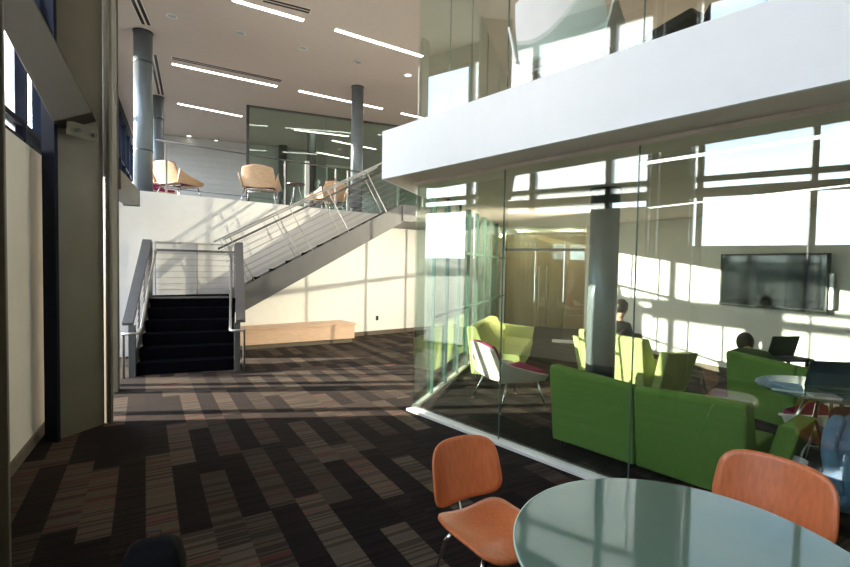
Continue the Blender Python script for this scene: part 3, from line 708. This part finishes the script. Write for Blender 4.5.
# inner table
t2 = thing('round_table', 'round glass table with laptop inside the glass room', 'table', (3.36, 3.90, 0))
MB().lathe([(0.001, 0.722), (0.475, 0.722), (0.48, 0.731), (0.475, 0.740), (0.001, 0.740)], 64).build('tabletop', 'tabletop', t2)
MB().lathe([(0.12, 0.68), (0.12, 0.72)], 24).build('top_plate', 'chrome', t2)
for k in range(4):
    a = k * math.pi / 2 + 2.1; MB().tube([(0.09 * math.cos(a), 0.09 * math.sin(a), 0.70), (0.36 * math.cos(a), 0.36 * math.sin(a), 0.0)], 0.016, 10).build('leg', 'chrome', t2, smooth=True)

def laptop(loc, rz, w, d, label, scr='bluescreen', ang=105):
    t = thing('laptop', label, 'laptop', loc, rz)
    b = MB().b6(-w / 2, w / 2, 0, d, 0, 0.018).build('base', 'black', t, bevel=0.003)
    MB().b6(-w / 2 + 0.02, w / 2 - 0.02, d * 0.42, d * 0.9, 0.018, 0.021).build('keyboard', 'rubber', b)
    tl = Matrix.Rotation(-math.radians(ang - 90), 4, 'X')
    dz = d / 2; off = tl @ Vector((0, 0, dz))
    l = MB().box((0, off.y * -1 if False else off.y, 0.018 + off.z), (w, 0.012, d), 0, tl).build('lid', 'black', t, bevel=0.003)
    n = tl @ Vector((0, 0.0075, 0))
    MB().box((0, off.y + n.y, 0.018 + off.z + n.z), (w - 0.025, 0.003, d - 0.03), 0, tl).build('screen', scr, l)
    return t
# lid hinges at local y=0, screen looks toward +y (the user)
laptop((3.36, 3.88, 0.741), math.radians(172), 0.34, 0.23, 'open black laptop with bluish screen on the inner glass table')
laptop((4.58, 6.0, 0.619), math.radians(192), 0.42, 0.27, 'black laptop seen past the seated person\'s head', 'black')
laptop((3.33, 7.33, 0.535), math.radians(118), 0.30, 0.20, 'laptop held open above the lime sofa back', 'bluescreen', 120)
ts = thing('side_table', 'low black side table under the laptop by the screen wall', 'table', (4.62, 6.02, 0))
MB().b6(-0.25, 0.25, -0.2, 0.2, 0.59, 0.618).build('tabletop', 'black', ts, bevel=0.004)
for x in (-0.2, 0.2):
    for y in (-0.15, 0.15): MB().b6(x - 0.015, x + 0.015, y - 0.015, y + 0.015, 0, 0.59).build('leg', 'black', ts)
bk = thing('book', 'blue covered book lying at the edge of the inner glass table', 'book', (3.01, 3.86, 0.741), math.radians(-35))
MB().b6(-0.10, 0.10, -0.14, 0.14, 0.002, 0.022).build('pages', 'paper', bk)
MB().b6(-0.105, 0.105, -0.145, 0.145, 0.022, 0.025).b6(-0.105, 0.105, -0.145, 0.145, 0, 0.002).build('cover', 'bluebook', bk)
nb = thing('notebook', 'grey notebook lying between the blue book and the laptop', 'notebook', (3.10, 3.60, 0.741), math.radians(-15))
MB().b6(-0.09, 0.09, -0.06, 0.06, 0.002, 0.018).build('pages', 'paper', nb); MB().b6(-0.095, 0.095, -0.065, 0.065, 0.018, 0.021).build('cover', 'silver', nb)

# television
a = onv(723, 304, RO, (math.cos(RA), math.sin(RA))); b = onv(831, 311, RO, (math.cos(RA), math.sin(RA)))
tvw = (b.xy - a.xy).length; mid = (a + b) / 2
tv = thing('television', 'wide black flat screen mounted on the right wall', 'television', (mid.x, mid.y, 1.15), RA)
MB().b6(-tvw / 2, tvw / 2, -0.12, -0.06, 0.0, 0.84).build('bezel', 'black', tv, bevel=0.006)
MB().b6(-tvw / 2 + 0.03, tvw / 2 - 0.03, -0.124, -0.12, 0.035, 0.81).build('screen', 'screen', tv)
MB().b6(-0.3, 0.3, -0.06, -0.002, 0.2, 0.62).build('wall_bracket', 'silver', tv)
MB().b6(tvw / 2 + 0.0, tvw / 2 + 0.05, -0.10, -0.03, 0.05, 0.55).build('side_speaker', 'silver', tv)

# waste bin, backpack, jacket
wb = thing('waste_bin', 'small round white bin beyond the orange chair back', 'bin', (2.50, 3.15, 0))
MB().lathe([(0.07, 0), (0.095, 0.43), (0.10, 0.44), (0.088, 0.44), (0.08, 0.36), (0.001, 0.36)], 32).build('body', 'white', wb, smooth=True)
bp = thing('backpack', 'black backpack top on the dark carpet at the bottom edge', 'bag', (-1.30, 2.24, 0), math.radians(20))
MB().loft([[(x * sx, y * sy, z) for x, y in ((-0.13, -0.07), (-0.09, -0.09), (0.09, -0.09), (0.13, -0.07), (0.13, 0.07), (0.09, 0.09), (-0.09, 0.09), (-0.13, 0.07))] for z, sx, sy in ((0, 0.95, 0.95), (0.05, 1.05, 1.1), (0.2, 1.05, 1.05), (0.29, 0.9, 0.9), (0.33, 0.7, 0.55), (0.345, 0.35, 0.25))]).build('body', 'bag', bp, smooth=True, bevel=0.005)
MB().loft([[(x * sx, -0.095 - y, z) for x, y in ((-0.09, 0), (-0.08, 0.05), (0.08, 0.05), (0.09, 0))] for z, sx in ((0.03, 1), (0.17, 1), (0.2, 0.8))]).build('front_pocket', 'bag', bp, bevel=0.01)
MB().tube([(-0.03, 0.03, 0.335), (-0.03, 0.03, 0.37), (0.03, 0.03, 0.37), (0.03, 0.03, 0.335)], 0.007, 8).build('carry_handle', 'rubber', bp, smooth=True)

def jacket(loc, rz):
    t = thing('denim_jacket', 'blue denim jacket draped over a chair at the right edge', 'jacket', loc, rz)
    rings = []
    for k in range(15):
        v = k / 14; z = 0.885 - 0.72 * v
        hw = 0.10 + 0.22 * min(1, v * 3.2) ** 0.6 - 0.05 * max(0, v - 0.55); hd_ = 0.03 + 0.085 * min(1, v * 2.5) - 0.02 * max(0, v - 0.5)
        ring = []
        for q in range(40):
            a = q * 2 * math.pi / 40; c_, s_ = math.cos(a), math.sin(a)
            fo_ = 1 + (0.10 * math.sin(5 * a + v * 4) + 0.05 * math.sin(11 * a - v * 6)) * v
            ring.append((-0.19 + hd_ * c_ * fo_, hw * s_ * (1 + 0.03 * math.sin(v * 17)), z - 0.03 * s_ * s_ * (1 - v) + 0.02 * math.sin(3 * a) * v))
        rings.append(ring)
    MB().loft(rings).build('body', 'denim', t, smooth=True)
    for sg in (-1, 1):
        pts = [(-0.20, sg * 0.22, 0.80), (-0.26, sg * 0.27, 0.70), (-0.29, sg * 0.27, 0.55), (-0.29, sg * 0.24, 0.40), (-0.28, sg * 0.20, 0.27)]
        sv = MB().tube(pts, 0.05, 14, 0.04).build('sleeve', 'denim', t, smooth=True, subd=1)
        MB().tube([(-0.28, sg * 0.205, 0.29), (-0.277, sg * 0.19, 0.23)], 0.044, 14).build('cuff', 'denim', sv, smooth=True)
    MB().grid(lambda u, v: (-0.20 - 0.05 * v, (u * 2 - 1) * (0.11 + 0.03 * v), 0.90 - 0.07 * v), 10, 4, 0.014).build('collar', 'denim', t, smooth=True)
    return t
jacket((3.07, 3.03, -0.03), math.radians(40))

# ------------------------------------------------------------------ people (seated)
def skin_mesh(name, joints, edges, mat, parent, root=0, subd=2):
    me = bpy.data.meshes.new(name); me.from_pydata([j[0] for j in joints], edges, [])
    o = bpy.data.objects.new(name, me); COL.objects.link(o)
    md = o.modifiers.new('skin', 'SKIN'); md.use_smooth_shade = True
    lay = me.skin_vertices[0].data
    for i, j in enumerate(joints):
        r = j[1] if isinstance(j[1], tuple) else (j[1], j[1]); lay[i].radius = r; lay[i].use_root = (i == root)
    sb2 = o.modifiers.new('sub', 'SUBSURF'); sb2.levels = subd; sb2.render_levels = subd
    dg = bpy.context.evaluated_depsgraph_get(); m2 = bpy.data.meshes.new_from_object(o.evaluated_get(dg))
    bpy.data.objects.remove(o); o = bpy.data.objects.new(name, m2); COL.objects.link(o)
    m2.materials.clear(); m2.materials.append(M[mat])
    for p in m2.polygons: p.use_smooth = True
    o.parent = parent; return o
def person(label, loc, rz, shirt, seat=0.44, tilt=0.0):
    """seated figure, local +x forward"""
    t = thing('person', label, 'person', loc, rz)
    h = seat + 0.09
    sn, cs = math.sin(tilt), math.cos(tilt)
    def sp(d, y=0.0, fwd=0.0): return (d * sn + fwd * cs, y, h + d * cs - fwd * sn)
    hx0, _, hz0 = sp(0.38)
    J = [((0, 0, h), (0.13, 0.16)), (sp(0.18, 0, -0.02), (0.115, 0.15)), (sp(0.38), (0.11, 0.17)), (sp(0.50, 0, 0.02), (0.05, 0.055)), (sp(0.56, 0, 0.03), (0.05, 0.05)),
         (sp(0.42, 0.17), 0.055), ((hx0 * 0.5 + 0.06, 0.22, h + 0.15), 0.043), ((max(0.27, hx0 + 0.1), 0.15, h + 0.10), 0.033), ((max(0.34, hx0 + 0.17), 0.13, h + 0.105), 0.028),
         (sp(0.42, -0.17), 0.055), ((hx0 * 0.5 + 0.06, -0.22, h + 0.15), 0.043), ((max(0.27, hx0 + 0.1), -0.15, h + 0.10), 0.033), ((max(0.34, hx0 + 0.17), -0.13, h + 0.105), 0.028),
         ((0.08, 0.09, h - 0.0), 0.085), ((0.42, 0.11, h - 0.02), 0.06), ((0.44, 0.11, 0.28), 0.05), ((0.42, 0.11, 0.07), 0.038), ((0.54, 0.12, 0.04), 0.035),
         ((0.08, -0.09, h - 0.0), 0.085), ((0.42, -0.11, h - 0.02), 0.06), ((0.44, -0.11, 0.28), 0.05), ((0.42, -0.11, 0.07), 0.038), ((0.54, -0.12, 0.04), 0.035)]
    E_ = [(0, 1), (1, 2), (2, 3), (3, 4), (2, 5), (5, 6), (6, 7), (7, 8), (2, 9), (9, 10), (10, 11), (11, 12), (0, 13), (13, 14), (14, 15), (15, 16), (16, 17), (0, 18), (18, 19), (19, 20), (20, 21), (21, 22)]
    # head and neck carried by the same body mesh
    hx, _, hz = sp(0.68, 0, 0.05)
    J += [((hx - 0.01, 0, hz - 0.06), (0.075, 0.065)), ((hx, 0, hz + 0.01), (0.092, 0.076)), ((hx - 0.005, 0, hz + 0.075), (0.07, 0.06)), ((hx + 0.10, 0, hz - 0.02), 0.014)]
    E_ += [(4, 23), (23, 24), (24, 25), (24, 26)]
    # hands: thumb and four fingers each
    for base, sg in ((8, 1), (12, -1)):
        p = Vector(J[base][0])
        for q, (dy, ln) in enumerate(((-0.028, 0.070), (-0.010, 0.080), (0.010, 0.075), (0.028, 0.060))):
            i = len(J); J += [((p.x + 0.05, p.y + dy, p.z + 0.0), 0.010), ((p.x + 0.05 + ln * .6, p.y + dy, p.z - 0.008), 0.0085), ((p.x + 0.05 + ln, p.y + dy, p.z - 0.03), 0.0075)]
            E_ += [(base, i), (i, i + 1), (i + 1, i + 2)]
        i = len(J); J += [((p.x + 0.02, p.y - sg * 0.04, p.z - 0.005), 0.011), ((p.x + 0.06, p.y - sg * 0.055, p.z - 0.012), 0.009)]
        E_ += [(base, i), (i, i + 1)]
    b = skin_mesh('body', J, E_, 'skin', t)
    # ears, eyes, mouth
    hd = MB()
    hc = Vector((hx - 0.012, 0, hz + 0.028))
    rings = []
    for k in range(11):
        ph = -0.85 + k * (math.pi / 2 + 0.85) / 10
        ring = []
        for i_ in range(24):
            a = i_ * 2 * math.pi / 24; fr = max(0.0, math.cos(a))
            z = hc.z + 0.118 * math.sin(ph)
            if fr > 0.05 and ph < 0.45: z = hc.z + 0.118 * math.sin(max(ph, -0.85 + (0.45 + 0.85) * min(1, fr * 1.6)))
            c_ = math.cos(ph) if ph > 0 else 0.35 + 0.65 * math.cos(ph)
            ring.append((hc.x - 0.012 + 0.118 * c_ * math.cos(a) * (0.86 if fr > 0 else 1.0), hc.y + 0.098 * c_ * math.sin(a), z))
        rings.append(ring)
    hd.loft(rings).build('hair', 'hair', t, smooth=True)
    for sg in (-1, 1):
        MB().lathe([(0.001, -0.012), (0.009, -0.008), (0.012, 0), (0.009, 0.008), (0.001, 0.012)], 12, (hx + 0.083, sg * 0.032, hz + 0.012)).build('eye', 'white', t, smooth=True)
        MB().loft([[(hx - 0.01 + c_ * 0.016, sg * (0.078 + o_), hz - 0.005 + s_ * 0.03) for c_, s_ in ((1, 0), (0.7, 0.7), (0, 1), (-0.7, 0.7), (-1, 0), (-0.6, -0.7), (0, -1), (0.6, -0.7))] for o_ in (-0.01, 0.012)]).build('ear', 'skin', t, smooth=True)
    MB().tube([(hx + 0.078, -0.024, hz - 0.065), (hx + 0.088, 0, hz - 0.064), (hx + 0.078, 0.024, hz - 0.065)], 0.006, 8).build('mouth', 'magenta', t, smooth=True)
    # clothes
    g = 0.014
    def up(i): 
        r = J[i][1]; r = r if isinstance(r, tuple) else (r, r); return (J[i][0], (r[0] + g, r[1] + g))
    idx = [0, 1, 2, 5, 6, 7, 9, 10, 11]
    sj = [up(i) for i in idx]; sj.append((sp(0.47, 0, 0.01), (0.065, 0.07)))
    sj[5] = (tuple(Vector(J[6][0]).lerp(Vector(J[7][0]), 0.85)), sj[5][1]); sj[8] = (tuple(Vector(J[10][0]).lerp(Vector(J[11][0]), 0.85)), sj[8][1])
    skin_mesh('shirt', sj, [(0, 1), (1, 2), (2, 3), (3, 4), (4, 5), (2, 6), (6, 7), (7, 8), (2, 9)], shirt, t)
    idx = [0, 13, 14, 15, 16, 18, 19, 20, 21]
    tj = [up(i) for i in idx]; tj[4] = ((0.42, 0.11, 0.10), 0.055); tj[8] = ((0.42, -0.11, 0.10), 0.055)
    skin_mesh('trousers', tj, [(0, 1), (1, 2), (2, 3), (3, 4), (0, 5), (5, 6), (6, 7), (7, 8)], 'trouser', t)
    for sg in (-1, 1):
        MB().loft([[(0.36, sg * 0.115 + y, z) for y, z in ((-0.045, 0), (0.045, 0), (0.04, 0.08), (-0.04, 0.08))], [(0.50, sg * 0.118 + y, z) for y, z in ((-0.05, 0), (0.05, 0), (0.042, 0.075), (-0.042, 0.075))], [(0.60, sg * 0.12 + y, z) for y, z in ((-0.04, 0), (0.04, 0), (0.03, 0.045), (-0.03, 0.045))]]).build('shoe', 'black', t, bevel=0.01)
    return t
fa = RA + math.pi / 2
pa = loc2(Vector((3.52, 5.41, 0)), RA, 0.16, 0.36)
person('person with dark hair seated on the dark green sofa, back turned', pa, fa + 0.75, 'shirt', seat=0.36, tilt=0.98)
pb = loc2(sl_.location.copy(), RA, 0.26, 0.44)
person('person half hidden by the column, seated on the lime sofa with a laptop', pb, fa, 'shirt2', seat=0.36, tilt=0.15)

# ------------------------------------------------------------------ light
SUN_EL = math.radians(11.0)
sd = bpy.data.lights.new('sun', 'SUN'); so = bpy.data.objects.new('sun', sd); COL.objects.link(so)
trav = Vector((0.992 * math.cos(SUN_EL), 0.126 * math.cos(SUN_EL), -math.sin(SUN_EL)))
so.rotation_euler = trav.to_track_quat('-Z', 'Y').to_euler(); sd.energy = 22.0; sd.angle = 0.009; sd.color = (1.0, 0.87, 0.72)

pd = bpy.data.lights.new('mirrored_sun_spot', 'SPOT'); pw_ = bpy.data.objects.new('mirrored_sun_spot', pd); COL.objects.link(pw_)  # added spot standing in for sunlight mirrored off the side glass
pw_.location = Vector((3.35, 7.3, 2.45)); tgt = Vector((-1.9, 10.5, 1.25))
pw_.rotation_euler = (tgt - pw_.location).to_track_quat('-Z', 'Y').to_euler(); pd.energy = 1900; pd.spot_size = 1.15; pd.spot_blend = 0.8; pd.color = (1.0, 0.84, 0.66); pd.shadow_soft_size = 0.03
w = bpy.data.worlds.new('sky'); sc.world = w; w.use_nodes = True; nt = w.node_tree; nt.nodes.clear(); L = nt.links.new
out = N(nt, 'ShaderNodeOutputWorld'); bg = N(nt, 'ShaderNodeBackground'); L(bg.outputs[0], out.inputs[0])
tc = N(nt, 'ShaderNodeTexCoord'); sx = N(nt, 'ShaderNodeSeparateXYZ'); L(tc.outputs['Generated'], sx.inputs[0])
rp = N(nt, 'ShaderNodeValToRGB'); e = rp.color_ramp.elements
e[0].position = 0.0; e[0].color = (0.80, 0.86, 0.95, 1); e[1].position = 0.6; e[1].color = (0.36, 0.54, 0.80, 1)
x = e.new(0.2); x.color = (0.62, 0.75, 0.92, 1)
L(sx.outputs['Z'], rp.inputs[0])
mp = N(nt, 'ShaderNodeMapping'); mp.inputs['Scale'].default_value = (1.6, 1.6, 5.0); L(tc.outputs['Generated'], mp.inputs[0])
nz = N(nt, 'ShaderNodeTexNoise'); nz.inputs['Scale'].default_value = 1.6; nz.inputs['Detail'].default_value = 7; L(mp.outputs[0], nz.inputs['Vector'])
cr = N(nt, 'ShaderNodeValToRGB'); cr.color_ramp.elements[0].position = 0.42; cr.color_ramp.elements[1].position = 0.66; L(nz.outputs['Fac'], cr.inputs[0])
mx = N(nt, 'ShaderNodeMix', data_type='RGBA'); L(cr.outputs[0], mx.inputs['Factor']); L(rp.outputs[0], mx.inputs['A']); mx.inputs['B'].default_value = (1.0, 0.98, 0.95, 1)
L(mx.outputs['Result'], bg.inputs[0]); bg.inputs[1].default_value = 7.0

# ------------------------------------------------------------------ render look
vs = sc.view_settings; vs.view_transform = 'Standard'; vs.look = 'None'; vs.gamma = 1; vs.use_curve_mapping = False; vs.exposure = 0.22
cy = sc.cycles; cy.max_bounces = 12; cy.diffuse_bounces = 5; cy.glossy_bounces = 6; cy.transparent_max_bounces = 40; cy.transmission_bounces = 6
cy.use_denoising = True; cy.sample_clamp_indirect = 8
